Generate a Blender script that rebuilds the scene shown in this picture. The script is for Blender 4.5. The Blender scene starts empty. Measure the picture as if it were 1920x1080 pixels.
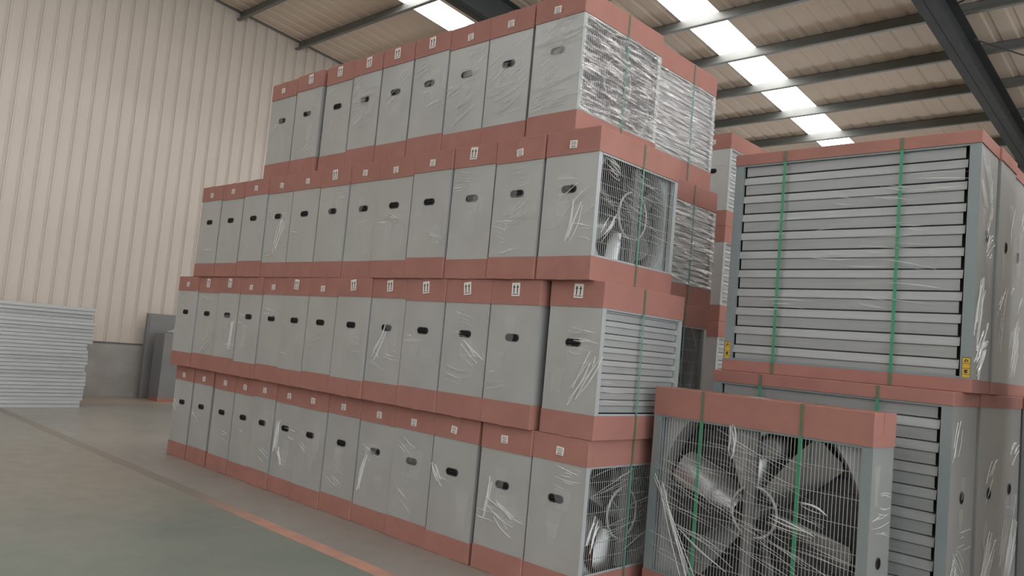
import bpy, bmesh, math, random
from mathutils import Matrix, Vector
PI = math.pi
C = bpy.context.scene.collection
sc = bpy.context.scene
rnd = random.Random(7)

# ------------------------------------------------------------------ camera
def euler_m(rx, ry, rz):
    return (Matrix.Rotation(rz, 3, 'Z') @ Matrix.Rotation(ry, 3, 'Y') @ Matrix.Rotation(rx, 3, 'X'))
cam_d = bpy.data.cameras.new('camera')
cam = bpy.data.objects.new('camera', cam_d); C.objects.link(cam)
cam_d.sensor_width = 36.0
cam_d.lens = 1471.411 / 1920 * 36.0
cam_d.clip_start = 0.05; cam_d.clip_end = 200
cam.matrix_world = Matrix.Translation((2.98678, -3.97196, 1.53318)) @ euler_m(1.646301, -0.090046, 0.752471).to_4x4()
sc.camera = cam

# ------------------------------------------------------------------ world, exposure
SKYLIGHT = 7.8
WORLD = 4.0
sc.view_settings.view_transform = 'Standard'
sc.view_settings.look = 'None'
sc.view_settings.gamma = 1.0
sc.view_settings.use_curve_mapping = False
sc.view_settings.exposure = 0.0
w = bpy.data.worlds.new('overcast'); sc.world = w; w.use_nodes = True
w.node_tree.nodes['Background'].inputs[0].default_value = (0.93, 0.97, 1.0, 1)
w.node_tree.nodes['Background'].inputs[1].default_value = WORLD
sc.cycles.max_bounces = 7
sc.cycles.diffuse_bounces = 5
sc.cycles.glossy_bounces = 3
sc.cycles.transparent_max_bounces = 12
sc.cycles.caustics_reflective = False
sc.cycles.caustics_refractive = False
sc.cycles.sample_clamp_indirect = 4.0
sc.cycles.use_denoising = True

# daylight coming in at the big open doorway of the far wall (portal only guides sampling)
pd = bpy.data.lights.new('doorway_portal', 'AREA'); pd.shape = 'RECTANGLE'; pd.size = 20.0; pd.size_y = 6.0
pd.cycles.is_portal = True
po = bpy.data.objects.new('doorway_portal', pd); C.objects.link(po)
po.location = (12.0, -4.0, 3.0)
po.rotation_euler = (PI/2, 0, PI/2)

pd2 = bpy.data.lights.new('roof_fill_portal', 'AREA'); pd2.shape = 'RECTANGLE'; pd2.size = 11.0; pd2.size_y = 2.0; pd2.cycles.is_portal = True
po2 = bpy.data.objects.new('roof_fill_portal', pd2); C.objects.link(po2)
po2.location = (-5.5, 16.0, 1.0); po2.rotation_euler = (-PI/2, 0, 0)  # guides sampling through the rear opening added to brighten the roof

# ------------------------------------------------------------------ materials
def mat(name, col, rough=0.6, metal=0.0, spec=0.5, noise=0.0, nscale=6.0, stretch=(1, 1, 1), bump=0.0, bscale=40.0, rvar=0.0, col2=None):
    m = bpy.data.materials.new(name); m.use_nodes = True
    nt = m.node_tree; b = nt.nodes['Principled BSDF']
    b.inputs['Base Color'].default_value = (*col, 1)
    b.inputs['Roughness'].default_value = rough
    b.inputs['Metallic'].default_value = metal
    b.inputs['Specular IOR Level'].default_value = spec
    if noise or bump or rvar:
        tc = nt.nodes.new('ShaderNodeTexCoord'); mp = nt.nodes.new('ShaderNodeMapping')
        nt.links.new(tc.outputs['Object'], mp.inputs[0]); mp.inputs['Scale'].default_value = stretch
        oi = nt.nodes.new('ShaderNodeObjectInfo')
        nt.links.new(oi.outputs['Random'], mp.inputs['Location'])
    if noise:
        n = nt.nodes.new('ShaderNodeTexNoise'); n.inputs['Scale'].default_value = nscale; n.inputs['Detail'].default_value = 5
        nt.links.new(mp.outputs[0], n.inputs[0])
        r = nt.nodes.new('ShaderNodeValToRGB')
        a = [max(0, c * (1 - noise)) for c in col]; z = col2 if col2 else [min(1, c * (1 + noise)) for c in col]
        r.color_ramp.elements[0].color = (*a, 1); r.color_ramp.elements[1].color = (*z, 1)
        r.color_ramp.elements[0].position = 0.3; r.color_ramp.elements[1].position = 0.7
        nt.links.new(n.outputs[0], r.inputs[0]); nt.links.new(r.outputs[0], b.inputs['Base Color'])
        if rvar:
            mr = nt.nodes.new('ShaderNodeMapRange'); mr.inputs['To Min'].default_value = rough - rvar; mr.inputs['To Max'].default_value = rough + rvar
            nt.links.new(n.outputs[0], mr.inputs[0]); nt.links.new(mr.outputs[0], b.inputs['Roughness'])
    if bump:
        n2 = nt.nodes.new('ShaderNodeTexNoise'); n2.inputs['Scale'].default_value = bscale; n2.inputs['Detail'].default_value = 4
        nt.links.new(mp.outputs[0], n2.inputs[0])
        bp = nt.nodes.new('ShaderNodeBump'); bp.inputs['Strength'].default_value = bump; bp.inputs['Distance'].default_value = 0.01
        nt.links.new(n2.outputs[0], bp.inputs['Height']); nt.links.new(bp.outputs[0], b.inputs['Normal'])
    return m

M = {}
M['card'] = mat('cardboard', (0.375, 0.178, 0.148), 0.75, 0, 0.25, noise=0.07, nscale=5, bump=0.08, bscale=60)
M['cardin'] = mat('cardboard_shadow', (0.30, 0.135, 0.11), 0.85, 0, 0.1, noise=0.08, nscale=8)
M['steel'] = mat('galvanised_panel', (0.47, 0.475, 0.47), 0.42, 0.35, 0.5, noise=0.06, nscale=3, bump=0.03, bscale=3, rvar=0.08)
M['frame'] = mat('galvanised_frame', (0.50, 0.53, 0.54), 0.45, 0.3, 0.5, noise=0.05, nscale=4)
M['slat'] = mat('galvanised_slat', (0.46, 0.475, 0.48), 0.4, 0.35, 0.5, noise=0.06, nscale=4, stretch=(1, 1, 14), rvar=0.06)
M['slatbig'] = mat('big_shutter_slat', (0.40, 0.415, 0.42), 0.4, 0.35, noise=0.06, nscale=4, stretch=(1, 1, 14), rvar=0.06)
M['framebig'] = mat('blue_grey_frame', (0.27, 0.315, 0.325), 0.45, 0.3, noise=0.05, nscale=4)
M['steelbig'] = mat('big_fan_panel', (0.36, 0.365, 0.355), 0.4, 0.35, noise=0.08, nscale=2.5, rvar=0.08)
M['dark'] = mat('dark_rubber', (0.018, 0.019, 0.022), 0.55, 0, 0.4)
M['hole'] = mat('handle_recess', (0.008, 0.008, 0.009), 0.8, 0, 0.2)
M['wire'] = mat('zinc_wire', (0.47, 0.48, 0.47), 0.4, 0.3)
M['blade'] = mat('stainless_blade', (0.36, 0.37, 0.37), 0.28, 0.75, noise=0.05, nscale=5)
M['iron'] = mat('fan_iron', (0.24, 0.245, 0.245), 0.5, 0.4, noise=0.1, nscale=5)
M['dullsteel'] = mat('dull_steel', (0.23, 0.235, 0.235), 0.5, 0.2, noise=0.08, nscale=2)
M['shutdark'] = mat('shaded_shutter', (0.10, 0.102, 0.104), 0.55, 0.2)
M['white'] = mat('sticker_paper', (0.80, 0.74, 0.71), 0.6, 0, 0.3)
M['ink'] = mat('sticker_ink', (0.07, 0.06, 0.06), 0.7, 0, 0.2)
M['yellow'] = mat('warning_yellow', (0.62, 0.40, 0.05), 0.5)
M['purlin'] = mat('painted_purlin', (0.19, 0.195, 0.185), 0.45, 0.3, noise=0.12, nscale=2)
M['rafter'] = mat('rafter_paint', (0.06, 0.066, 0.068), 0.65, 0.0, 0.2, noise=0.1, nscale=2)
M['wallsheet'] = mat('cladding_cream', (0.635, 0.565, 0.505), 0.5, 0, 0.4, noise=0.03, nscale=0.7)
M['roofsheet'] = mat('roof_sheet_lining', (0.68, 0.565, 0.47), 0.6, 0, 0.35, noise=0.05, nscale=0.7)
M['plinth'] = mat('plinth_render', (0.36, 0.345, 0.325), 0.85, 0, 0.2, noise=0.14, nscale=2.2, bump=0.2, bscale=30)
M['flash'] = mat('flashing', (0.12, 0.12, 0.115), 0.5)
M['farwall'] = mat('far_wall_cladding', (0.52, 0.48, 0.44), 0.6)
M['pile'] = mat('galvanised_sheet', (0.50, 0.52, 0.525), 0.38, 0.45, noise=0.07, nscale=2, stretch=(1, 1, 10))

def emis(name, col, s):
    m = bpy.data.materials.new(name); m.use_nodes = True; nt = m.node_tree
    nt.nodes.remove(nt.nodes['Principled BSDF'])
    e = nt.nodes.new('ShaderNodeEmission'); e.inputs[0].default_value = (*col, 1); e.inputs[1].default_value = s
    nt.links.new(e.outputs[0], nt.nodes['Material Output'].inputs[0]); return m
M['sky'] = emis('translucent_skylight', (1.0, 0.985, 0.96), SKYLIGHT)

def film_mat(name, base, crease, white, rough, scale, stretch, thr=0.52):
    """clear stretch film: transparent sheet with a glossy skin; creases are painted whitish for scatter and for skylight glints"""
    m = bpy.data.materials.new(name); m.use_nodes = True; nt = m.node_tree; N = nt.nodes; L = nt.links
    N.remove(N['Principled BSDF']); out = N['Material Output']
    tc = N.new('ShaderNodeTexCoord'); mp = N.new('ShaderNodeMapping'); mp.inputs['Scale'].default_value = stretch
    mp.inputs['Rotation'].default_value = (0, 0.12, 0)
    oi = N.new('ShaderNodeObjectInfo'); L.new(oi.outputs['Random'], mp.inputs['Location'])
    L.new(tc.outputs['Object'], mp.inputs[0])
    n = N.new('ShaderNodeTexNoise'); n.inputs['Scale'].default_value = scale; n.inputs['Detail'].default_value = 6; n.inputs['Distortion'].default_value = 0.6
    L.new(mp.outputs[0], n.inputs[0])
    bp = N.new('ShaderNodeBump'); bp.inputs['Strength'].default_value = 0.7; bp.inputs['Distance'].default_value = 0.012
    L.new(n.outputs[0], bp.inputs['Height'])
    mr = N.new('ShaderNodeMapRange'); mr.inputs['From Min'].default_value = thr; mr.inputs['From Max'].default_value = thr + 0.16
    mr.inputs['To Min'].default_value = base; mr.inputs['To Max'].default_value = crease
    L.new(n.outputs[0], mr.inputs[0])
    pb = N.new('ShaderNodeBsdfPrincipled'); pb.inputs['Base Color'].default_value = (white, white, white, 1)
    pb.inputs['Roughness'].default_value = rough; pb.inputs['Specular IOR Level'].default_value = 0.9
    gl = N.new('ShaderNodeBsdfGlossy'); gl.inputs['Color'].default_value = (0.95, 0.95, 0.95, 1); gl.inputs['Roughness'].default_value = rough
    L.new(bp.outputs[0], pb.inputs['Normal']); L.new(bp.outputs[0], gl.inputs['Normal'])
    m1 = N.new('ShaderNodeMixShader'); m1.inputs[0].default_value = 0.55
    L.new(pb.outputs[0], m1.inputs[1]); L.new(gl.outputs[0], m1.inputs[2])
    tr = N.new('ShaderNodeBsdfTransparent'); mx = N.new('ShaderNodeMixShader')
    L.new(mr.outputs[0], mx.inputs[0]); L.new(tr.outputs[0], mx.inputs[1]); L.new(m1.outputs[0], mx.inputs[2])
    L.new(mx.outputs[0], out.inputs[0]); return m
M['film'] = film_mat('stretch_film', 0.07, 0.55, 0.75, 0.16, 5.0, (1.0, 1, 7.0))
M['filmheavy'] = film_mat('stretch_film_heavy', 0.16, 0.72, 0.8, 0.2, 6.0, (1.0, 1, 9.0), 0.46)
def thin_mat(name, col, alpha, rough):
    m = bpy.data.materials.new(name); m.use_nodes = True; nt = m.node_tree; N = nt.nodes; L = nt.links
    b = N['Principled BSDF']; b.inputs['Base Color'].default_value = (*col, 1); b.inputs['Roughness'].default_value = rough
    b.inputs['Specular IOR Level'].default_value = 0.8
    tr = N.new('ShaderNodeBsdfTransparent'); mx = N.new('ShaderNodeMixShader'); mx.inputs[0].default_value = alpha
    L.new(tr.outputs[0], mx.inputs[1]); L.new(b.outputs[0], mx.inputs[2]); L.new(mx.outputs[0], N['Material Output'].inputs[0]); return m
M['crease'] = thin_mat('film_crease_glint', (0.9, 0.9, 0.88), 0.5, 0.14)  # whitish folds, with the glints of reflected skylights painted into the white
M['patch'] = thin_mat('film_patch', (0.8, 0.8, 0.8), 0.13, 0.2)
M['strap'] = thin_mat('green_strap', (0.05, 0.33, 0.17), 0.72, 0.35)
M['strapfaded'] = thin_mat('strap_under_film', (0.12, 0.24, 0.14), 0.42, 0.5)
M['strapdull'] = thin_mat('teal_strap', (0.14, 0.36, 0.29), 0.55, 0.35)

# floor: green paint on the open side of the line, grey concrete under the stacks, bare strip along the gable
def floor_mat():
    m = bpy.data.materials.new('painted_floor'); m.use_nodes = True; nt = m.node_tree; N = nt.nodes; L = nt.links
    b = N['Principled BSDF']; b.inputs['Roughness'].default_value = 0.33; b.inputs['Specular IOR Level'].default_value = 0.5
    tc = N.new('ShaderNodeTexCoord'); sp = N.new('ShaderNodeSeparateXYZ'); L.new(tc.outputs['Object'], sp.inputs[0])
    n = N.new('ShaderNodeTexNoise'); n.inputs['Scale'].default_value = 0.9; n.inputs['Detail'].default_value = 6; L.new(tc.outputs['Object'], n.inputs[0])
    n2 = N.new('ShaderNodeTexNoise'); n2.inputs['Scale'].default_value = 5; n2.inputs['Detail'].default_value = 8; L.new(tc.outputs['Object'], n2.inputs[0])
    def rng(sock, a, c):
        r = N.new('ShaderNodeMapRange'); r.inputs['From Min'].default_value = a; r.inputs['From Max'].default_value = c; L.new(sock, r.inputs[0]); return r.outputs[0]
    def mix(f, a, c):
        x = N.new('ShaderNodeMix'); x.data_type = 'RGBA'; L.new(f, x.inputs[0])
        for s, v in ((x.inputs[6], a), (x.inputs[7], c)):
            if isinstance(v, tuple): s.default_value = (*v, 1)
            else: L.new(v, s)
        return x.outputs[2]
    green = mix(rng(n.outputs[0], 0.35, 0.65), (0.160, 0.195, 0.165), (0.21, 0.225, 0.19))
    grey = mix(rng(n.outputs[0], 0.35, 0.65), (0.235, 0.225, 0.20), (0.28, 0.265, 0.235))
    wall_sheen = mix(rng(n2.outputs[0], 0.3, 0.75), (0.265, 0.24, 0.20), (0.23, 0.22, 0.185))
    g2 = mix(rng(sp.outputs['X'], -2.6, -4.4), green, wall_sheen)  # beige of the reflected wall painted into the green towards the gable
    zone = mix(rng(sp.outputs['Y'], -0.66, -0.62), g2, grey)
    bare = mix(rng(n2.outputs[0], 0.3, 0.7), (0.30, 0.245, 0.20), (0.37, 0.30, 0.245))
    fin = mix(rng(sp.outputs['X'], -10.75, -10.85), zone, bare)
    L.new(fin, b.inputs['Base Color'])
    rr = N.new('ShaderNodeMapRange'); rr.inputs['To Min'].default_value = 0.24; rr.inputs['To Max'].default_value = 0.46
    L.new(n2.outputs[0], rr.inputs[0]); L.new(rr.outputs[0], b.inputs['Roughness'])
    return m
M['floor'] = floor_mat()
def stripe_mat():
    m = bpy.data.materials.new('worn_orange_line'); m.use_nodes = True; nt = m.node_tree; N = nt.nodes; L = nt.links
    b = N['Principled BSDF']; b.inputs['Roughness'].default_value = 0.5
    tc = N.new('ShaderNodeTexCoord'); sp = N.new('ShaderNodeSeparateXYZ'); L.new(tc.outputs['Object'], sp.inputs[0])
    n = N.new('ShaderNodeTexNoise'); n.inputs['Scale'].default_value = 6; n.inputs['Detail'].default_value = 6; L.new(tc.outputs['Object'], n.inputs[0])
    r = N.new('ShaderNodeMapRange'); r.inputs['From Min'].default_value = -2.5; r.inputs['From Max'].default_value = -3.9; r.inputs['To Min'].default_value = 0.0; r.inputs['To Max'].default_value = 0.95
    L.new(sp.outputs['X'], r.inputs[0])
    x = N.new('ShaderNodeMix'); x.data_type = 'RGBA'; L.new(r.outputs[0], x.inputs[0])
    a = N.new('ShaderNodeValToRGB'); a.color_ramp.elements[0].position = 0.35; a.color_ramp.elements[0].color = (0.40, 0.235, 0.18, 1)
    a.color_ramp.elements[1].position = 0.6; a.color_ramp.elements[1].color = (0.52, 0.27, 0.20, 1); L.new(n.outputs[0], a.inputs[0])
    L.new(a.outputs[0], x.inputs[6]); x.inputs[7].default_value = (0.20, 0.19, 0.16, 1); L.new(x.outputs[2], b.inputs['Base Color']); return m
M['stripe'] = stripe_mat()

# ------------------------------------------------------------------ mesh helpers
class MB:
    def __init__(s): s.v = []; s.f = []; s.mi = []; s.mats = []; s.sm = []
    def m(s, mt):
        if mt not in s.mats: s.mats.append(mt)
        return s.mats.index(mt)
    def face(s, pts, mt, smooth=False):
        i = len(s.v); s.v += [tuple(p) for p in pts]; s.f.append(list(range(i, i + len(pts)))); s.mi.append(s.m(mt)); s.sm.append(smooth)
    def box(s, x0, x1, y0, y1, z0, z1, mt):
        i = len(s.v)
        s.v += [(x0, y0, z0), (x1, y0, z0), (x1, y1, z0), (x0, y1, z0), (x0, y0, z1), (x1, y0, z1), (x1, y1, z1), (x0, y1, z1)]
        for q in ((0, 3, 2, 1), (4, 5, 6, 7), (0, 1, 5, 4), (1, 2, 6, 5), (2, 3, 7, 6), (3, 0, 4, 7)):
            s.f.append([i + k for k in q]); s.mi.append(s.m(mt)); s.sm.append(False)
    def grid(s, rows, mt, smooth=True, close=False):
        i = len(s.v); nr = len(rows); nc = len(rows[0])
        for r in rows: s.v += [tuple(p) for p in r]
        for a in range(nr - 1):
            for b in range(nc if close else nc - 1):
                b2 = (b + 1) % nc
                s.f.append([i + a*nc + b, i + a*nc + b2, i + (a+1)*nc + b2, i + (a+1)*nc + b]); s.mi.append(s.m(mt)); s.sm.append(smooth)
    def tube(s, p, q, r, mt, n=6, caps=False):
        p = Vector(p); q = Vector(q); d = (q - p).normalized(); a = d.orthogonal().normalized(); b = d.cross(a)
        ring = lambda c: [c + a*r*math.cos(2*PI*k/n) + b*r*math.sin(2*PI*k/n) for k in range(n)]
        s.grid([ring(p), ring(q)], mt, True, True)
        if caps: s.face(ring(p)[::-1], mt); s.face(ring(q), mt)
    def mesh(s, name):
        me = bpy.data.meshes.new(name); me.from_pydata(s.v, [], s.f)
        for mt in s.mats: me.materials.append(M[mt])
        me.polygons.foreach_set('material_index', s.mi); me.polygons.foreach_set('use_smooth', s.sm); me.update(); return me
def link(name, me, parent=None, loc=(0, 0, 0)):
    o = bpy.data.objects.new(name, me); C.objects.link(o); o.location = loc
    if parent: o.parent = parent
    return o
def empty(name, loc=(0, 0, 0), rz=0.0):
    o = bpy.data.objects.new(name, None); C.objects.link(o); o.location = loc; o.rotation_euler = (0, 0, rz); o.empty_display_size = 0.1; return o
def tag(o, label, cat, group=None):
    o['label'] = label; o['category'] = cat
    if group: o['group'] = group
def struct(o): o['kind'] = 'structure'; return o
def bevelled(me, off, seg=2):
    bm = bmesh.new(); bm.from_mesh(me)
    bmesh.ops.remove_doubles(bm, verts=bm.verts, dist=1e-5)
    es = [e for e in bm.edges if len(e.link_faces) == 2 and e.calc_face_angle(0) > 0.6]
    bmesh.ops.bevel(bm, geom=es, offset=off, segments=seg, affect='EDGES', profile=0.5)
    for f in bm.faces: f.smooth = False
    bm.to_mesh(me); bm.free(); return me

# ------------------------------------------------------------------ setting
RZ0, RS = 8.13, 0.1                    # roof sheet: z = RZ0 - RS*y on the slope in view, ridge at y = -4
RIDGE = -4.0; YB = 16.0; YF = -24.0; XL = -12.1; XR = 12.0
def roofz(y): return RZ0 - RS*y if y >= RIDGE else RZ0 - RS*RIDGE - RS*(RIDGE - y)
mb = MB(); mb.box(XL - 0.3, XR + 0.3, YF - 0.3, YB + 0.3, -0.2, 0.0, 'floor'); floor = struct(link('floor', mb.mesh('floor')))
mb = MB(); mb.box(-10.4, XR - 0.2, -0.715, -0.59, 0.0, 0.0012, 'stripe'); link('painted_line', mb.mesh('painted_line'), floor)

# gable wall: rendered plinth and vertical ribbed cladding sheets
wl = struct(empty('wall_left', (XL, 0, 0)))
mb = MB(); mb.box(-0.25, 0.06, YF, YB, 0.0, 0.96, 'plinth'); link('plinth', mb.mesh('plinth'), wl)
mb = MB(); mb.box(-0.2, 0.075, YF, YB, 0.96, 0.975, 'flash'); link('flashing', mb.mesh('flashing'), wl)
SHW = 0.96
def cladding(zt0, zt1):
    mb = MB(); prof = []
    for k in range(4):
        a = k*0.24
        prof += [(a, 0.0), (a + 0.150, 0.0), (a + 0.160, -0.010), (a + 0.170, -0.010), (a + 0.178, 0.0), (a + 0.195, 0.0), (a + 0.205, 0.026), (a + 0.228, 0.026), (a + 0.238, 0.0)]
    prof.append((SHW, 0.0))
    lo = [(x, y, 0.975) for y, x in prof]; hi = [(x, y, zt0 + (zt1 - zt0)*y/SHW) for y, x in prof]
    mb.grid([lo, hi], 'wallsheet', False)
    return mb.mesh('cladding_sheet')
y = YF
while y < YB - 0.1:
    link('cladding_sheet', cladding(roofz(y) + 0.05, roofz(y + SHW) + 0.05), wl, (0, y, 0)); y += SHW
# other walls of the hall (behind and beside the photographer, and at the far eaves)
mb = MB(); mb.box(XL, -11.0, YB, YB + 0.2, 0, 7.0, 'farwall'); mb.box(0.0, XR, YB, YB + 0.2, 0, 7.0, 'farwall'); mb.box(-11.0, 0.0, YB, YB + 0.2, 2.0, 7.0, 'farwall'); struct(link('wall_back', mb.mesh('wall_back')))  # low opening added in this unseen wall to throw daylight onto the roof
mb = MB(); mb.box(XL, XR, YF - 0.2, YF, 0, 7.0, 'farwall'); struct(link('wall_front', mb.mesh('wall_front')))
mb = MB()
mb.box(XR, XR + 0.2, YF, -14.0, 0, 9, 'farwall'); mb.box(XR, XR + 0.2, 6.0, YB, 0, 9, 'farwall'); mb.box(XR, XR + 0.2, -14.0, 6.0, 6.0, 9, 'farwall')
struct(link('wall_right', mb.mesh('wall_right')))

# roof: ribbed sheets running down the slope, translucent skylight strips, purlins, rafters
roof = struct(empty('ceiling'))
SKX = [-8.50, -4.27, 2.3, 6.5, 10.4]; SKW = 0.72
def roof_sheet(x0, x1, ya, yb, name='roof_sheet', mt='roofsheet', pitch=0.30):
    mb = MB(); n = max(1, round((x1 - x0)/pitch)); d = (x1 - x0)/n; prof = []
    for k in range(n):
        a = x0 + k*d
        prof += [(a, 0), (a + 0.60*d, 0), (a + 0.70*d, 0.014), (a + 0.90*d, 0.014), (a + 0.99*d, 0)]
    prof.append((x1, 0))
    mb.grid([[(x, ya, roofz(ya) + z) for x, z in prof], [(x, yb, roofz(yb) + z) for x, z in prof]], mt, False)
    link(name, mb.mesh(name), roof)
for (ya, yb) in ((RIDGE, YB), (YF, RIDGE)):
    x = XL - 0.1
    for s in SKX + [XR + 0.1]:
        n = max(1, round((s - x)/0.9)); d = (s - x)/n
        for k in range(n): roof_sheet(x + k*d, x + (k + 1)*d, ya, yb)
        if s < XR: roof_sheet(s, s + SKW, ya, yb, 'skylight_panel', 'sky', 0.24)
        x = s + SKW
def purlin(y):
    # Z-section channel under the sheets
    mb = MB(); t = 0.004; z = roofz(y) - 0.002; h = 0.18
    for (a, b) in ((XL, XR),):
        mb.box(a, b, y - t, y + t, z - h, z - 0.004, 'purlin')
        mb.box(a, b, y - t, y + 0.07, z - 0.008, z - 0.003, 'purlin')
        mb.box(a, b, y - 0.07, y + t, z - h - 0.005, z - h, 'purlin')
        mb.box(a, b, y - 0.074, y - 0.068, z - h, z - h + 0.022, 'purlin')
    link('purlin', mb.mesh('purlin'), roof)
yy = 3.18
for k in range(-5, 10): purlin(3.18 + 1.372*k) if 3.18 + 1.372*k > RIDGE + 0.3 else None
for k in range(14): purlin(RIDGE - 0.5 - 1.372*k)
def rafter(x):
    mb = MB()
    for (ya, yb) in ((RIDGE, YB), (RIDGE, YF)):
        za, zb = roofz(ya) - 0.19, roofz(yb) - 0.19
        ha, hb = 0.62, 0.42
        for (x0, x1, ta, tb, ba, bb) in ((x - 0.008, x + 0.008, 0, 0, ha, hb), (x - 0.13, x + 0.13, 0, 0, 0.016, 0.016), (x - 0.13, x + 0.13, ha - 0.016, hb - 0.016, ha, hb)):
            P = [(x0, ya, za - ta), (x1, ya, za - ta), (x1, ya, za - ba), (x0, ya, za - ba)]
            Q = [(x0, yb, zb - tb), (x1, yb, zb - tb), (x1, yb, zb - bb), (x0, yb, zb - bb)]
            mb.grid([P, Q], 'rafter', False, True)
    link('rafter', mb.mesh('rafter'), roof)
for x in (-6.45, -0.33, 5.8): rafter(x)
mb = MB(); mb.tube((-0.2, 8.1, 7.02), (5.6, 5.0, 7.42), 0.012, 'rafter'); mb.tube((-0.2, 9.2, 6.9), (5.6, 19.5, 6.3), 0.012, 'rafter'); link('brace_rod', mb.mesh('brace_rod'), roof)
mb = MB(); mb.box(XL + 0.0, XL + 0.06, RIDGE, YB, 0, 0.1, 'purlin')
# dark angle where the roof meets the gable
mb = MB(); mb.grid([[(XL + 0.03, RIDGE, roofz(RIDGE) - 0.03), (XL + 0.09, RIDGE, roofz(RIDGE) - 0.01)], [(XL + 0.03, YB, roofz(YB) - 0.03), (XL + 0.09, YB, roofz(YB) - 0.01)]], 'purlin', False)
link('gable_angle', mb.mesh('gable_angle'), roof)

# ------------------------------------------------------------------ fan parts
CACHE = {}
def cached(key, fn):
    if key not in CACHE: CACHE[key] = fn()
    return CACHE[key]
# local frame of a fan: x across the face, y from the front face (0) to the back (D), z up
def body_mesh(W, D, H, ct, cb, hollow):
    def mk():
        mb = MB(); z0, z1 = (0.012, H - 0.012) if hollow else (cb - 0.05, H - ct + 0.05); t = 0.004; X = W/2; FM, ST = ('framebig', 'steelbig') if W > 1.2 else ('frame', 'steel'); fl = 0.055 if W > 1.2 else 0.034
        if not hollow:
            mb.box(-X, X, 0.004, D - 0.004, z0, z1, ST)
            for (a, b) in ((0.0, 0.012),) if W > 1.2 else ((0.0, 0.004), (D - 0.004, D)):
                mb.box(-X - 0.0015, -X + fl, a, b, z0, z1, ST); mb.box(X - fl, X + 0.0015, a, b, z0, z1, ST)
            return mb.mesh('body')
        for sx in (-1, 1):
            a, b = sorted((sx*X, sx*(X - t)))
            mb.box(a, b, 0.003, D - 0.003, z0, z1, ST)
            a, b = sorted((sx*(X + 0.002), sx*(X - fl)))
            mb.box(a, b, 0.0, 0.003, z0, z1, FM); mb.box(a, b, D - 0.003, D, z0, z1, FM)
            a, b = sorted((sx*(X - fl), sx*(X - fl - 0.003)))
            mb.box(a, b, 0.0, 0.03, z0, z1, FM)
        mb.box(-X, X, 0.003, D - 0.003, z1 - t, z1, ST); mb.box(-X, X, 0.003, D - 0.003, z0, z0 + t, ST)
        for z in ((cb - 0.012, cb + 0.008), (H - ct - 0.008, H - ct + 0.012)):
            mb.box(-X + fl, X - fl, 0.0, 0.003, z[0], z[1], FM)
        return mb.mesh('body')
    return cached(('body', W, D, H, ct, cb, hollow), mk)
def cap_mesh(W, D, z0, z1, top, flap):
    """shallow cardboard tray folded over the end of a fan"""
    def mk():
        mb = MB(); e = 0.006; X = W/2 + e
        mb.box(-X, X, -e, D + e, z0, z1, 'card'); me = bevelled(mb.mesh('cap'), 0.005)
        bm = bmesh.new(); bm.from_mesh(me); sg = -1 if top else 1
        ins = [f for f in bm.faces if f.normal.z*sg > 0.2]; bmesh.ops.delete(bm, geom=ins, context='FACES')
        bmesh.ops.solidify(bm, geom=bm.faces[:], thickness=0.004); bm.to_mesh(me); bm.free()
        if flap:
            m2 = MB(); h = z1 - z0
            for sx in (-1, 1):
                a, b = sorted((sx*(X - 0.001), sx*(X + 0.0022)))
                m2.box(a, b, D*0.40, D*0.60, z0 + (0 if not top else 0.35*h), z1 if top else z0 + 0.65*h, 'card')
            if flap == 2: m2.box(-X*0.07, X*0.09, -e - 0.0022, -e + 0.002, z0 + 0.2*h, z1, 'card')
            bm = bmesh.new(); bm.from_mesh(me); bm.from_mesh(m2.mesh('tmp')); bm.to_mesh(me); bm.free()
        return me
    return cached(('cap', W, D, z0, z1, top, flap), mk)
def stadium(w_, h_, n=8):
    r = h_/2; pts = []
    for k in range(n + 1): a = -PI/2 + PI*k/n; pts.append((w_/2 - r + r*math.cos(a), r*math.sin(a)))
    for k in range(n + 1): a = PI/2 + PI*k/n; pts.append((-w_/2 + r + r*math.cos(a), r*math.sin(a)))
    return pts
def handle_mesh(w_, h_):
    # grip cup: rim standing proud of the panel, sunken dark well; local: face towards -x
    def mk():
        mb = MB(); o = stadium(w_, h_); i = stadium(w_ - 0.022, h_ - 0.018)
        R = lambda pts, d: [(d, p[0], p[1]) for p in pts]
        mb.grid([R(o, 0.001), R(o, -0.004), R(i, -0.006)], 'dark', False, True)
        mb.grid([R(i, -0.006), R(i, 0.0005)], 'hole', False, True); mb.face(R(i, -0.0012), 'hole')
        # finger bar inside the cup
        mb.box(-0.0035, -0.001, -w_*0.32, w_*0.32, h_*0.02, h_*0.14, 'dark')
        return mb.mesh('handle')
    return cached(('handle', w_, h_), mk)
def round_handle_mesh(r):
    def mk():
        mb = MB(); n = 16; ring = lambda rr, d: [(d, rr*math.cos(2*PI*k/n), rr*1.15*math.sin(2*PI*k/n)) for k in range(n)]
        mb.grid([ring(r, -0.001), ring(r, 0.003), ring(r*0.8, 0.005)], 'dark', False, True)
        mb.grid([ring(r*0.8, 0.005), ring(r*0.78, 0.001)], 'hole', False, True); mb.face(ring(r*0.78, 0.001), 'hole'); return mb.mesh('handle')
    return cached(('rhandle', r), mk)
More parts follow.
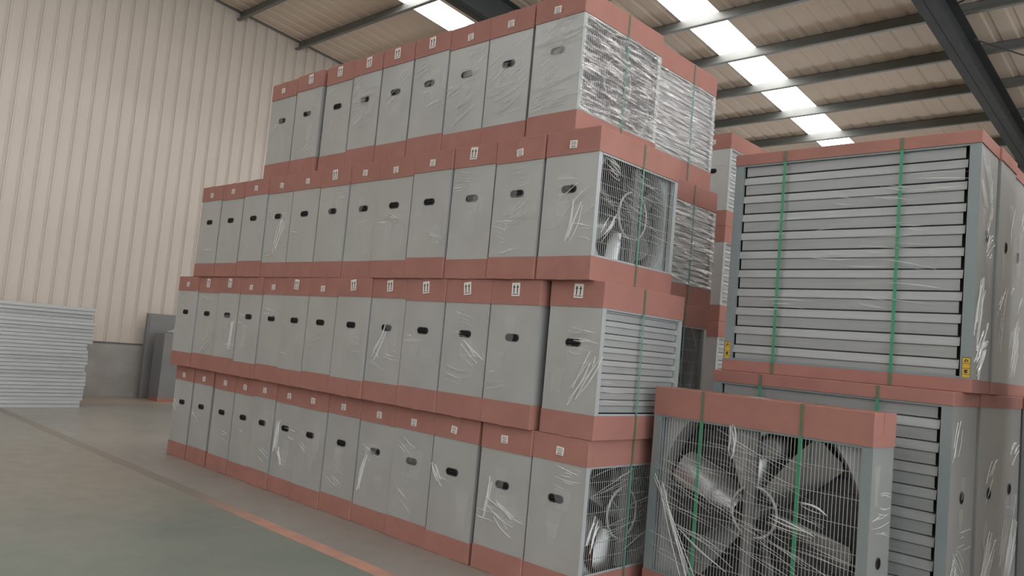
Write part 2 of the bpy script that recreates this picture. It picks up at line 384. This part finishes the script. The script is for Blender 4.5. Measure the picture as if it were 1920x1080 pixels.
def sticker_mesh(kind):
    # faces -x; printed marks are flat inked shapes
    def mk():
        mb = MB(); tall = kind == 'arrows'; w_, h_ = (0.075, 0.092) if tall else (0.062, 0.052)
        q = lambda a, b, c, d, x, mt: mb.face([(x, -a, c), (x, -b, c), (x, -b, d), (x, -a, d)], mt)
        mb.box(-0.001, 0.0, -w_/2, w_/2, -h_/2, h_/2, 'white'); e = -0.0014
        if tall:
            for c in (-0.016, 0.016):
                q(c - 0.0045, c + 0.0045, -0.026, 0.014, e, 'ink')
                mb.face([(e, -(c - 0.011), 0.012), (e, -(c + 0.011), 0.012), (e, -c, 0.034)], 'ink')
            q(-0.030, 0.030, -0.036, -0.031, e, 'ink')
        else:
            for z, a in ((0.014, 0.022), (0.002, 0.024), (-0.010, 0.017), (-0.019, 0.022)):
                q(-a, a*0.9, z - 0.0022, z + 0.0016, e, 'ink')
        return mb.mesh('sticker')
    return cached(('sticker', kind), mk)
def strap_mesh(D, H, ct, cb, mt, stacked=True):
    def mk():
        mb = MB(); s = 0.010; t = 0.0008; e = 0.0105
        z = H - 0.004 if stacked else H
        mb.box(-s, s, -e - t, -e, cb, H - ct, mt); mb.box(-s, s, -e - t, -e, 0.004, cb, 'strapfaded'); mb.box(-s, s, -e - t, -e, H - ct, z, 'strapfaded')
        if not stacked: mb.box(-s, s, -e, D + e, H, H + t, 'strapfaded')
        return mb.mesh('strap')
    return cached(('strap', D, H, ct, cb, mt, stacked), mk)
def slat_mesh(L, h):
    # one shutter blade: flat lower leaf, pressed groove, proud rolled nose on top catching the light
    def mk():
        mb = MB(); X = L/2; SM = 'slatbig' if L > 1.2 else 'slat'
        prof = [(0.036, 0.004), (0.020, 0.0), (0.0165, 0.003), (0.0175, h*0.03), (0.0155, h*0.50), (0.0205, h*0.515), (0.0205, h*0.53), (0.0105, h*0.54), (0.0085, h*0.56), (0.0095, h*0.62), (0.0165, h*0.93), (0.026, h*0.965), (0.040, h*0.97)]
        mb.grid([[(-X, y, z) for y, z in prof], [(X, y, z) for y, z in prof]], SM, False)
        nose = [(0.0085, h*0.555), (0.0095, h*0.62), (0.0165, h*0.93), (0.034, h*0.965)]
        for sx in (-1, 1):
            a = [(sx*X, y, z) for y, z in nose]; b = [(sx*(X + 0.014), y, z) for y, z in nose]
            mb.grid([a, b], SM, False)
        return mb.mesh('slat')
    return cached(('slat', L, h), mk)
def grille_mesh(W, z0, z1, pitch, r):
    def mk():
        mb = MB(); n = int(W/pitch)
        for k in range(n + 1):
            x = -W/2 + W*k/n; mb.tube((x, 0, z0), (x, 0, z1), r, 'wire', 4)
        for k in range(1, 7):
            z = z0 + (z1 - z0)*k/7; mb.tube((-W/2, r*1.6, z), (W/2, r*1.6, z), r, 'wire', 4)
        return mb.mesh('grille')
    return cached(('grille', W, z0, z1, pitch, r), mk)
def orifice_mesh(W, z0, z1, R, zc):
    def mk():
        mb = MB(); n = 64; X = W/2
        def sq(a):
            c, s = math.cos(a), math.sin(a); hz = (z1 - zc) if s > 0 else (zc - z0)
            k = min(X/abs(c) if abs(c) > 1e-6 else 9, hz/abs(s) if abs(s) > 1e-6 else 9); return (k*c, k*s)
        out = [(sq(2*PI*k/n)[0], 0.0, zc + sq(2*PI*k/n)[1]) for k in range(n)]
        ring = lambda r, y: [(r*math.cos(2*PI*k/n), y, zc + r*math.sin(2*PI*k/n)) for k in range(n)]
        mb.grid([out, ring(R + 0.02, 0.0)], 'frame', False, True)
        mb.grid([ring(R + 0.02, 0.0), ring(R, 0.012), ring(R, 0.10)], 'iron', True, True); return mb.mesh('orifice_plate')
    return cached(('orifice', W, z0, z1, R, zc), mk)
def blade_mesh(r0, r1, w0, w1):
    def mk():
        mb = MB(); rows = []
        for k in range(7):
            f = k/6; r = r0 + (r1 - r0)*f; ww = w0 + (w1 - w0)*min(1, f*1.6); tw = math.radians(42 - 22*f); row = []
            for j in range(6):
                u = (j/5 - 0.5)*ww; cam_ = 0.02*(1 - (2*j/5 - 1)**2)
                row.append((u*math.cos(tw), u*math.sin(tw) - cam_, r - (0.03 if j in (0, 5) and k == 6 else 0)))
            rows.append(row)
        mb.grid(rows, 'blade', True); mb.grid([[(x, yv + 0.003, z) for x, yv, z in r] for r in rows], 'blade', True); return mb.mesh('blade')
    return cached(('blade', r0, r1, w0, w1), mk)
def pulley_mesh(R):
    def mk():
        mb = MB(); n = 40
        def ring(r, y): return [(r*math.cos(2*PI*k/n), y, r*math.sin(2*PI*k/n)) for k in range(n)]
        mb.grid([ring(R, 0), ring(R, -0.012), ring(R - 0.014, -0.012), ring(R - 0.014, 0.0), ring(R, 0)], 'wire', True, True)
        for a in (0.4, 0.4 + 2*PI/3, 0.4 + 4*PI/3):
            p = Vector((math.cos(a), 0, math.sin(a))); mb.tube(p*0.02 + Vector((0, -0.004, 0)), p*(R - 0.01) + Vector((0, -0.004, 0)), 0.008, 'iron', 6)
        mb.grid([ring(0.045, -0.02), ring(0.045, 0.1)], 'iron', True, True); mb.face(ring(0.045, -0.02), 'iron'); return mb.mesh('pulley')
    return cached(('pulley', R), mk)

# film creases: thin tapered ribbons of folded film, whitened to carry their glints, on a face (u right, v up, out = n)
def ribbon(mb, o, u, n, a, b, length, ang, wd, lift, bow, mt='crease'):
    v = Vector((0, 0, 1)); d = u*math.cos(ang) + v*math.sin(ang); s = n.cross(d).normalized(); rows = []
    k = 6 if length < 0.12 else 9
    for i in range(k + 1):
        f = i/k; t = (f - 0.5)*length; ww = wd*(math.sin(PI*min(max(f, 0.04), 0.96))**0.6)
        p = o + u*a + v*b + d*t + s*(bow*math.sin(PI*f)) + n*0.0015
        rows.append([p - s*ww*0.5, p + n*lift, p + s*ww*0.5 + n*lift*0.2])
    mb.grid(rows, mt, False)
def crumple(mb, o, u, n, a, b, w_, h_, r, mt='patch', nx=7, nz=9, amp=0.012):
    rows = []
    for j in range(nz + 1):
        row = []
        for i in range(nx + 1):
            fx, fz = i/nx - 0.5, j/nz - 0.5
            edge = 1 - max(abs(fx), abs(fz))*2
            p = o + u*(a + fx*w_*(0.75 + 0.25*math.sin(3*fz + a*9)) + r.uniform(-.08, .08)*w_/nx*4) + Vector((0, 0, 1))*(b + fz*h_ + r.uniform(-.1, .1)*h_/nz*3) + n*(0.002 + r.random()*amp*(0.3 + edge))
            row.append(p)
        rows.append(row)
    mb.grid(rows, mt, False)
def bundle(mb, o, u, n, r, a, z, ang, length, num, spread=0.03, wd=0.012, lift=0.012):
    # gathered folds of film running together
    for k in range(num):
        ribbon(mb, o, u, n, a + r.uniform(-spread, spread), z + r.uniform(-spread, spread)*1.5, length*r.uniform(0.55, 1.0), ang + r.uniform(-0.13, 0.13), wd*r.uniform(0.3, 1.0), lift*r.uniform(0.3, 1.0), r.uniform(-0.02, 0.02), 'crease')
def film_on(o, u, n, W, z0, z1, dens, r, ang0=0.0, spread=0.35, lo=0.05, hi=0.22, wd=(0.003, 0.009)):
    mb = MB()
    nclus = max(1, int(dens*0.35))
    for c in range(nclus):
        ca, cb_, an = r.uniform(-W*0.42, W*0.42), r.uniform(z0 + 0.08*(z1 - z0), z1 - 0.08*(z1 - z0)), ang0 + r.uniform(-spread, spread)
        for k in range(r.randint(2, 5)):
            L_ = r.uniform(lo, hi); a = ca + r.uniform(-0.12, 0.12)*W; b = cb_ + r.uniform(-0.07, 0.07)
            h = L_/2*abs(math.cos(an)); a = min(max(a, -W/2 + h), W/2 - h) if h < W/2 else 0
            ribbon(mb, o, u, n, a, min(max(b, z0 + 0.03), z1 - 0.03), min(L_, W*0.95), an + r.uniform(-0.06, 0.06), r.uniform(*wd), r.uniform(0.001, 0.004), r.uniform(-0.01, 0.01))
    return mb
def film_sheet(W, z0, z1, y, seed, amp, mt, ang=0.1, nx=26, nz=90):
    r = random.Random(seed); mb = MB(); waves = [(r.uniform(35, 160), r.uniform(-1, 1)*0.14 + ang, r.uniform(0, 6.3), r.uniform(0.3, 1)) for _ in range(9)]
    def h(x, z):
        s = 0
        for f, k, p, a in waves: s += a*math.sin(f*(z + k*x) + p + 1.4*math.sin(3*x + p*2 + 4*z))*(0.55 + 0.45*math.sin(4*x*(0.5 + a) + p*3))
        return s/4.0
    rows = [[(-W/2 + W*i/nx, y - abs(h(-W/2 + W*i/nx, z0 + (z1 - z0)*j/nz))*amp, z0 + (z1 - z0)*j/nz) for i in range(nx + 1)] for j in range(nz + 1)]
    mb.grid(rows, mt, True); return mb

UX, UY = Vector((1, 0, 0)), Vector((0, 1, 0))
def fan(loc, rz, W, D, H, ct, cb, front='plain', back='plain', side=-1, sticker=None, sticker_pos=(0.0, 0.0), tilt=0.0, handle=(0.125, 0.052), handle_z=0.6, film=3, straps=(), strap_mt='strapdull', film_sheet_kind=None, seed=0, film_ang=0.0, nslat=None, film_front=0, front_ang=None, front_spread=0.12, flap=True, film_spread=0.35, bundles=(), front_bundles=()):
    r = random.Random(seed*31 + 5)
    t = empty('box_fan', loc, rz); hollow = front != 'plain'
    link('body', body_mesh(W, D, H, ct, cb, hollow), t)
    link('top_cap', cap_mesh(W, D, H - ct, H, True, flap), t)
    link('bottom_cap', cap_mesh(W, D, 0.0, cb, False, flap), t)
    z0, z1 = cb, H - ct
    if handle:
        h = link('handle', handle_mesh(*handle) if side < 0 else round_handle_mesh(handle[1]*0.37), t, (side*W/2, D/2 + r.uniform(-0.008, 0.008), handle_z*H))
    if sticker:
        s = link('sticker', sticker_mesh(sticker), t, (side*(W/2 + 0.0088), D/2 + sticker_pos[0], H - ct/2 + sticker_pos[1])); s.rotation_euler = (tilt, 0, 0)
    if film:
        mb = film_on(Vector((side*(W/2 + 0.003), D/2, 0)), -UY if side < 0 else UY, Vector((side, 0, 0)), D - 0.02, z0, z1, film, r, film_ang, film_spread)
        if film >= 3:
            for q in range(2 + film//6):
                crumple(mb, Vector((side*(W/2 + 0.003), D/2, 0)), -UY if side < 0 else UY, Vector((side, 0, 0)), r.uniform(-0.28, 0.28)*D, r.uniform(z0 + 0.16, z1 - 0.16), D*r.uniform(0.2, 0.36), r.uniform(0.1, 0.24), r, 'patch', 6, 8, 0.006)
        for bd in bundles: bundle(mb, Vector((side*(W/2 + 0.003), D/2, 0)), -UY if side < 0 else UY, Vector((side, 0, 0)), r, *bd)
        link('stretch_film', mb.mesh('stretch_film'), t)['kind'] = 'stuff'
    fl = 0.055 if W > 1.2 else 0.034; IW = W - 2*fl
    if front == 'louvre':
        h = 0.1293 if W > 1.2 else 0.084; n = int((z1 - z0 - 0.004)/h) + 2; top = z1 + (h*0.25 if W > 1.2 else 0)
        LW = IW - 0.045 if W > 1.2 else IW - 0.02
        for k in range(n):
            zz = z1 + (0.42*h if W > 1.2 else 0.2*h) - (k + 1)*h
            if zz < z0 - h*0.8: break
            link('slat', slat_mesh(LW, h), t, (-0.004, 0.004, zz))
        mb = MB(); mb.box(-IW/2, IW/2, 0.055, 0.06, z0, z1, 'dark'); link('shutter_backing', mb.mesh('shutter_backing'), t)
    if front == 'grille':
        zc = H*0.51; R = 0.655 if W > 1.2 else min(IW, H - 0.03)*0.5*0.985
        zc = zc if W > 1.2 else H/2
        link('orifice_plate', orifice_mesh(IW + 0.04, 0.016, H - 0.016, R, zc), t, (0, 0.06, 0))
        link('grille', grille_mesh(IW, z0, z1, 0.0212, 0.0018), t, (0, 0.006, 0))
        for k in range(6):
            b = link('blade', blade_mesh(0.12, R*0.93, R*0.24, R*0.34), t, (0, min(0.15, D*0.5), zc)); b.rotation_euler = (0, math.radians(47 + 60*k + (0 if W > 1.2 else 17)), 0)
        link('pulley', pulley_mesh(0.155 if W > 1.2 else 0.17), t, (0.02, 0.06, zc))
        mb = MB(); mb.box(-0.03, -0.027, 0.035, 0.07, z0, z1, 'iron'); mb.box(0.027, 0.03, 0.035, 0.07, z0, z1, 'iron'); mb.box(-0.03, 0.03, 0.033, 0.036, z0, z1, 'iron')
        link('support_beam', mb.mesh('support_beam'), t, (-0.002 if W > 1.2 else 0.02, 0, 0))
        mb = MB()
        n = 12; mr = 0.075; ring = lambda y, rr: [(rr*math.cos(2*PI*k/n), y, rr*math.sin(2*PI*k/n)) for k in range(n)]
        mb.grid([ring(0, mr*0.7), ring(0.01, mr), ring(0.12, mr), ring(0.13, mr*0.6)], 'iron', True, True); mb.face(ring(0, mr*0.7), 'iron'); link('motor', mb.mesh('motor'), t, (0.09, 0.06, z1 - 0.10))
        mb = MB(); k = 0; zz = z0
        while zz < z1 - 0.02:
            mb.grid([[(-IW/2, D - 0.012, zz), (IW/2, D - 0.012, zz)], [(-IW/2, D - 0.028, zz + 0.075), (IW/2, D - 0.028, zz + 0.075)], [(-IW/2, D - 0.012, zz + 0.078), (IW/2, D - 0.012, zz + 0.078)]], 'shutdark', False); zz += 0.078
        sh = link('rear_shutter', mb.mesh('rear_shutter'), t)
    for sx in straps: link('strap', strap_mesh(D, H, ct, cb, strap_mt, H != 1.364), t, (sx, 0, 0))
    if film_sheet_kind:
        amp, mt = (0.016, 'film') if film_sheet_kind == 'light' else (0.022, 'filmheavy')
        o = link('stretch_wrap', film_sheet(W - 0.01, z0, z1, -0.006, seed, amp, mt).mesh('stretch_wrap'), t)
    if film_front:
        mb = film_on(Vector((0, -0.012, 0)), UX, -UY, W*0.94, z0, z1, film_front, r, film_ang if front_ang is None else front_ang, front_spread, 0.08, 0.42, (0.003, 0.007) if front == 'louvre' else (0.0014, 0.0042))
        for bd in front_bundles: bundle(mb, Vector((0, -0.012, 0)), UX, -UY, r, *bd)
        link('front_film', mb.mesh('front_film'), t)['kind'] = 'stuff'
    return t

# ------------------------------------------------------------------ the long stack: four tiers of fans side by side
FW, FD, FH, FC = 0.947, 0.416, 1.0, 0.172
# measured centres of the handles along each tier; each fan fills the room between its neighbours
HX = {1: [-5.67, -5.2, -4.72, -4.3, -3.91, -3.5, -3.07, -2.61, -2.14, -1.67, -1.2, -0.69, -0.23],
      2: [-5.72, -5.23, -4.75, -4.3, -3.87, -3.46, -3.03, -2.55, -2.09, -1.64, -1.17, -0.69, -0.19],
      3: [-5.38, -4.89, -4.41, -3.95, -3.48, -3.01, -2.58, -2.13, -1.68, -1.21, -0.76, -0.28],
      4: [-4.18, -3.67, -3.19, -2.77, -2.33, -1.9, -1.46, -1.01, -0.54]}
SEAM = {1: {0: 0.025, 1: 0.045, 10: 0.03}, 2: {1: 0.01, 11: 0.05}, 3: {0: 0.008, 1: 0.008, 8: 0.006, 9: 0.008, 10: 0.012}, 4: {0: 0.03, 1: 0.045, 3: 0.01, 4: 0.01, 7: 0.02}}
XEND = {1: -0.004, 2: 0.024, 3: -0.062, 4: -0.318}
SLOT = {}
for k in HX:
    h = HX[k]; n = len(h)
    bnd = [h[0] - (h[1] - h[0])/2*0.95] + [(h[i] + h[i + 1])/2 for i in range(n - 1)] + [XEND[k] + 0.007]
    SLOT[k] = []
    for i in range(n):
        a = bnd[i] + 0.0068 + SEAM[k].get(i - 1, 0)/2; b = bnd[i + 1] - 0.0068 - SEAM[k].get(i, 0)/2
        SLOT[k].append(((a + b)/2, round(b - a, 4)))
YF_ = {1: 0.0, 2: -0.025, 3: -0.062, 4: -0.02}
STK = {1: 'ttttttttttttt', 2: 'taattataaaaaa', 3: 'tttttatttatt', 4: 'taaaaattt'}
TIER = {1: 'bottom', 2: 'second', 3: 'third', 4: 'top'}
ORD = ['first', 'second', 'third', 'fourth', 'fifth', 'sixth', 'seventh', 'eighth', 'ninth', 'tenth', 'eleventh', 'twelfth', 'thirteenth']
FILM = {1: [2, 1, 2, 2, 3, 4, 3, 3, 5, 6, 4, 9, 8], 2: [1, 5, 4, 3, 2, 1, 2, 4, 6, 4, 10, 5, 9], 3: [1, 1, 2, 6, 2, 3, 3, 5, 5, 8, 12, 12], 4: [5, 7, 5, 14, 8, 10, 18, 24, 26]}
BUND = {(1, 5): [(-0.13, 0.52, 1.42, 0.36, 7, 0.015), (-0.06, 0.34, -1.0, 0.2, 4, 0.02)], (1, 8): [(-0.14, 0.42, 1.3, 0.34, 6, 0.015)], (1, 10): [(-0.16, 0.56, -1.0, 0.16, 4)], (1, 11): [(0.02, 0.40, -0.42, 0.30, 6, 0.05, 0.006), (-0.12, 0.50, 1.4, 0.3, 4, 0.015)],
        (2, 1): [(0.06, 0.28, 0.6, 0.22, 5, 0.05)], (2, 2): [(0.12, 0.42, 1.4, 0.3, 4)], (2, 8): [(-0.06, 0.48, 1.0, 0.3, 5)], (2, 10): [(-0.02, 0.28, -0.05, 0.28, 4, 0.05, 0.007), (0.10, 0.48, -0.6, 0.24, 5, 0.05, 0.006)], (2, 12): [(0.12, 0.40, 1.0, 0.34, 7, 0.05), (0.02, 0.66, 0.2, 0.2, 3)],
        (3, 3): [(0.05, 0.40, 1.15, 0.34, 6, 0.04)], (3, 7): [(-0.02, 0.52, -0.2, 0.2, 4)], (3, 10): [(0.03, 0.45, 0.45, 0.26, 6, 0.06, 0.006)], (3, 11): [(0.06, 0.50, 0.6, 0.3, 6, 0.07, 0.006), (0.05, 0.36, 1.3, 0.3, 4, 0.03)],
        (4, 3): [(0.02, 0.62, 0.02, 0.22, 9, 0.05, 0.012)], (4, 6): [(0.0, 0.33, 0.4, 0.26, 7, 0.05, 0.008)], (4, 7): [(0.0, 0.33, 0.4, 0.28, 9, 0.06, 0.008)], (4, 8): [(0.05, 0.30, 0.15, 0.3, 6, 0.08, 0.008), (0.0, 0.72, 0.1, 0.34, 8, 0.10, 0.006)]}
for k in (1, 2, 3, 4):
    n = len(SLOT[k])
    for i, (cx, fd) in enumerate(SLOT[k]):
        j = n - 1 - i                           # 0 = end nearest the camera
        end = j == 0
        yo = YF_[k] + (rnd.uniform(-0.012, 0.012) if not end else 0)
        if k == 2: yo += 0.02 if end else -0.03
        ct = FC + (rnd.choice((-0.008, 0, 0.006)) if not end else 0); cb = FC - 0.012 + (rnd.choice((-0.01, 0, 0.008)) if not end else 0)
        st = 'arrows' if STK[k][i] == 'a' else 'text'
        kw = dict(film=FILM[k][i], seed=k*50 + i, film_ang=(0.35 if k == 4 else -0.3 if k == 1 else 0.0), film_spread=0.3, bundles=BUND.get((k, i), ()))
        word = 'arrow sticker' if st == 'arrows' else 'square sticker'
        lab = '%s grey fan from the near end of the %s tier, with %s' % (ORD[j], TIER[k], word)
        if end:
            if k == 2: kw.update(front='louvre', straps=(-0.03,), film_front=4, film_spread=0.12); lab = 'grey fan with pale closed louvres ending the second tier of the long stack'
            if k == 1: kw.update(front='grille', straps=(0.0,), film_front=22, front_ang=0.25, front_bundles=((-0.38, 0.42, 1.2, 0.2, 5, 0.03, 0.016), (0.36, 0.4, 1.15, 0.4, 4, 0.015, 0.006))); lab = 'wire-grilled fan at the near end of the bottom tier, one green strap'
            if k == 3: kw.update(front='grille', straps=(0.02,), film_front=46, film_spread=0.2, front_ang=-0.08, front_bundles=((-0.31, 0.745, -0.25, 0.2, 9, 0.03, 0.010, 0.006), (-0.34, 0.36, 0.9, 0.2, 5, 0.04, 0.014), (0.05, 0.5, -0.1, 0.5, 6, 0.1, 0.005))); lab = 'wire-grilled fan ending the third tier, green strap on its middle post'
            if k == 4: kw.update(front='grille', straps=(0.03,), film_front=14, film_sheet_kind='heavy'); lab = 'fan under crumpled clear film at the near end of the top tier'
        # rotated a quarter turn: the front face looks along +x, the handled side along -y
        t = fan((cx + fd/2, yo + FW/2, (k - 1)*FH), PI/2, FW, fd, FH, ct, cb, sticker=st,
                sticker_pos=(rnd.uniform(-0.02, 0.02), 0.02 if st == 'arrows' else -0.012 + rnd.uniform(-0.01, 0.012)), tilt=rnd.uniform(-0.12, 0.12), **kw)
        tag(t, lab, 'fan', 'fans in the %s tier of the long stack' % TIER[k])
# second column behind the near end
for k, (xe, y0, fr, fk) in {1: (-0.37, 0.98, 'grille', None), 2: (-0.34, 0.99, 'grille', None), 3: (-0.37, 1.06, 'louvre', 'heavy'), 4: (-0.405, 0.98, 'louvre', 'heavy')}.items():
    t = fan((xe, y0 + FW/2, (k - 1)*FH), PI/2, FW, FD, FH, FC, FC, front=fr, sticker=None, film=0, straps=(0.1,), film_sheet_kind=fk, film_front=(36 if k in (3, 4) else 5), front_ang=-0.05, seed=300 + k, film_spread=0.2, film_ang=-0.1)
    tag(t, {1: 'grilled fan hidden low behind the near end of the long stack', 2: 'dark unlit grilled fan behind the louvred fan ending the second tier',
            3: 'film-wrapped louvred fan behind the grilled fan ending the third tier', 4: 'white-wrapped louvred fan behind the crumpled-film fan ending the top tier'}[k], 'fan', 'second column of the long stack')
# row beyond
for k in (1, 2, 3, 4):
    t = fan((-1.04, 3.42 + FW/2, (k - 1)*FH), PI/2, FW, FD, FH, FC, FC, front='louvre', sticker='arrows' if k < 4 else 'text', film=3, film_sheet_kind='light', seed=400 + k)
    tag(t, 'fan in the row beyond the long stack, %s of its four tiers' % ('lowest', 'second', 'third', 'topmost')[k - 1], 'fan', 'fans in the row beyond')

# ------------------------------------------------------------------ the two stacks of big shuttered fans
GW, GD, GH, GC = 1.515, 0.416, 1.509, 0.082
def yellow_label(t, x):
    mb = MB(); w_ = 0.021
    mb.box(-w_, w_, -0.0012, 0, 0, 0.112, 'yellow')
    e = -0.0018; F = lambda x0, x1, z0, z1: mb.face([(x0, e, z0), (x1, e, z0), (x1, e, z1), (x0, e, z1)], 'ink')
    for z in (0.016, 0.050, 0.077): F(-w_, w_, z - 0.0012, z + 0.0012)
    F(-w_, w_, 0.109, 0.112); F(-w_, -w_ + 0.0015, 0, 0.112); F(w_ - 0.0015, w_, 0, 0.112)
    n = 14; mb.face([(0.011*math.cos(2*PI*k/n), e, 0.033 + 0.011*math.sin(2*PI*k/n)) for k in range(n)], 'ink')
    mb.face([(0.002, e - 0.0004, 0.031), (0.011, e - 0.0004, 0.027), (0.011, e - 0.0004, 0.037)], 'yellow')
    mb.face([(-0.012, e, 0.084), (0.012, e, 0.088), (0.006, e, 0.098), (-0.006, e, 0.102)], 'ink'); mb.face([(-0.004, e - 0.0004, 0.089), (0.004, e - 0.0004, 0.089), (0, e - 0.0004, 0.097)], 'yellow')
    link('warning_label', mb.mesh('warning_label'), t, (x, -0.0005, GC + 0.004))
yawA, yawB = 0.002, -0.068
def along(x, y, yaw, dx, dy): return (x + dx*math.cos(yaw) - dy*math.sin(yaw), y + dx*math.sin(yaw) + dy*math.cos(yaw))
for i in range(4):
    dx = (0, 0.012, -0.006, -0.03)[i]
    p = along(1.851, 1.0, yawA, -1.522/2 + dx, 0.006 + 0.44*i + (0.03 if i == 3 else 0))
    t = fan((p[0], p[1], GH), yawA, GW, GD, GH, GC, GC, front='louvre' if i == 0 else 'plain', side=1, handle=(0.1, 0.085), handle_z=0.61, film=12, seed=500 + i, film_ang=(0.9, 1.0, 0.6, 0.5)[i], film_spread=0.6,
            straps=(-0.40, 0.335), strap_mt='strap', film_front=(30 if i == 0 else 0), front_ang=-0.06, flap=False,
            bundles=(((-0.10, 0.45, 1.25, 0.36, 16, 0.06, 0.010, 0.005), (-0.03, 0.24, 0.75, 0.28, 12, 0.06, 0.008), (-0.05, 1.2, -0.8, 0.26, 10, 0.09, 0.007)), (), ((0.0, 0.3, 1.1, 0.34, 16, 0.07, 0.010, 0.005),), ())[i])
    if i == 2:
        mb = MB(); mb.box(GW/2 - 0.02, GW/2 + 0.003, -0.003, 0.014, GC - 0.02, GH - GC + 0.02, 'frame'); link('corner_angle', mb.mesh('corner_angle'), t)
    if i == 0:
        yellow_label(t, GW/2 - 0.026); yellow_label(t, -GW/2 + 0.026)
    tag(t, ('large fan with closed grey shutters and yellow warning labels, top of the big stack', 'large fan directly behind the yellow-labelled shuttered fan', 'third large fan back in the upper tier of the big stack', 'hindmost large fan in the upper tier of the big stack')[i], 'fan', 'large fans, upper tier')
for i in range(4):
    dx = (0, 0.01, 0.0, 0.05)[i]
    p = along(1.804, 0.868, yawB, -1.53/2 + dx, 0.006 + 0.44*i + (0.02 if i == 3 else 0))
    t = fan((p[0], p[1], 0), yawB, GW, GD, GH, GC, GC, front='louvre' if i == 0 else 'plain', side=1, handle=(0.1, 0.085), handle_z=0.61, film=10, seed=520 + i, film_ang=0.5, film_spread=0.8,
            straps=(-0.40, 0.355), strap_mt='strap', film_front=(16 if i == 0 else 0), front_ang=-0.08, flap=False,
            bundles=(((-0.06, 0.55, -0.6, 0.2, 12, 0.06, 0.009, 0.005),), ((0.0, 0.5, 1.0, 0.34, 14, 0.06, 0.009, 0.005),), ((0.06, 0.5, 1.15, 0.4, 16, 0.06, 0.009, 0.005), (0.06, 1.15, 0.5, 0.16, 6, 0.05, 0.007)), ())[i])
    if i == 3:
        mb = MB(); mb.box(GW/2 - 0.05, GW/2 + 0.003, -0.003, 0.0, GC - 0.02, GH - GC + 0.02, 'frame'); mb.box(GW/2 + 0.001, GW/2 + 0.004, -0.003, 0.045, GC - 0.02, GH - GC + 0.02, 'frame')
        link('corner_angle', mb.mesh('corner_angle'), t)
    tag(t, ('large shuttered fan on the floor behind the grilled fan, under the big stack', 'second large fan back in the lower tier of the big stack', 'third large fan back in the lower tier of the big stack', 'hindmost large fan of the lower tier, its pale frame edge showing')[i], 'fan', 'large fans, lower tier')

# ------------------------------------------------------------------ the grilled fan standing alone in front
p = along(1.56, 0.372, -0.105, -1.458/2, 0.006)
t = fan((p[0], p[1], 0), -0.105, 1.444, 0.250, 1.364, 0.186, 0.186, front='grille', side=1, handle=(0.1, 0.075), handle_z=0.42, film=9, seed=600, straps=(-0.346, 0.32), strap_mt='strap', film_front=85, front_ang=-0.22, film_ang=-0.1, front_spread=0.14,
        front_bundles=((-0.49, 0.48, -1.12, 0.7, 10, 0.03, 0.006, 0.008), (-0.12, 1.1, 1.5, 0.22, 5, 0.02, 0.008), (0.30, 0.66, -0.16, 0.36, 3, 0.02, 0.012), (0.42, 0.80, -0.1, 0.2, 3, 0.01, 0.016), (-0.3, 0.42, -0.33, 0.5, 5, 0.04, 0.006)))
tag(t, 'lone large fan with wire grille, blades and two green straps, standing on the floor', 'fan')

# ------------------------------------------------------------------ things along the gable wall
NP = 14; z = 0.0
for k in range(NP):
    th = 1.55/NP; y1 = 0.50 + rnd.uniform(-0.03, 0.02) + (0.0 if k < 9 else 0.03); xo = rnd.uniform(-0.03, 0.0)
    mb = MB(); L_ = 2.4
    prof = [(0.0, 0.004), (0.006, 0.002), (0.004, th*0.35), (-0.008, th*0.42), (-0.008, th*0.5), (0.003, th*0.56), (0.0, th*0.96), (-0.02, th)]
    mb.box(-1.1, -0.03, -L_, 0, 0.0, th, 'pile')
    mb.grid([[(a, -L_, b) for a, b in prof], [(a, 0, b) for a, b in prof]], 'pile', False)
    o = link('galvanised_sheet', mb.mesh('galvanised_sheet'), None, (-10.2 + xo, y1, z)); z += th
    nm = 'topmost' if k == NP - 1 else 'lowest' if k == 0 else ('%s from the top' % ORD[NP - 1 - k])
    tag(o, 'galvanised folded steel panel by the gable wall, %s in its pile' % nm, 'panel', 'steel panels piled by the gable wall')
t = fan((-11.25, 2.10 + 0.5, 0), PI/2, 1.0, 0.42, 1.22, 0.05, 0.07, front='plain', film=0, seed=700, handle=None, flap=False)
for ch in list(t.children):
    if ch.name.startswith('top_cap'): bpy.data.objects.remove(ch)
    elif ch.name.startswith('body'): ch.data = ch.data.copy(); ch.data.materials[0] = M['dullsteel']
r = random.Random(3); mb = MB(); crumple(mb, Vector((0, 0.15, 1.225)), UX, Vector((0, 0, 1)), -0.1, 0.0, 0.7, 0.01, r, 'crease', 8, 8, 0.16); link('torn_film', mb.mesh('torn_film'), t)
tag(t, 'grey fan with loose white film on top, standing against the gable wall', 'fan')
mb = MB(); mb.box(0, 0.12, 0, 1.5, 0.0, 1.56, 'dullsteel'); mb.box(0.12, 0.128, 0.03, 1.47, 0.03, 1.53, 'dullsteel')
o = link('steel_casing', bevelled(mb.mesh('steel_casing'), 0.006), None, (-11.93, 2.0, 0))
tag(o, 'tall grey steel casing upright at the wall behind the loose-film fan', 'casing')

# neighbouring stack just past the edge of the view (its cardboard shows as a reflection in the big stack's side)
for k in (0, 1):
    for i in (0, 1, 2):
        t = fan((2.55 + GW/2, 0.75 + 0.44*i, k*GH), 0.0, GW, GD, GH, GC, GC, side=-1, handle=(0.1, 0.06), film=3, seed=800 + k*3 + i, flap=False)
        tag(t, 'large fan in the next stack across the narrow aisle, %s tier, %s in depth' % (('lower', 'upper')[k], ORD[i]), 'fan', 'fans of the next stack')
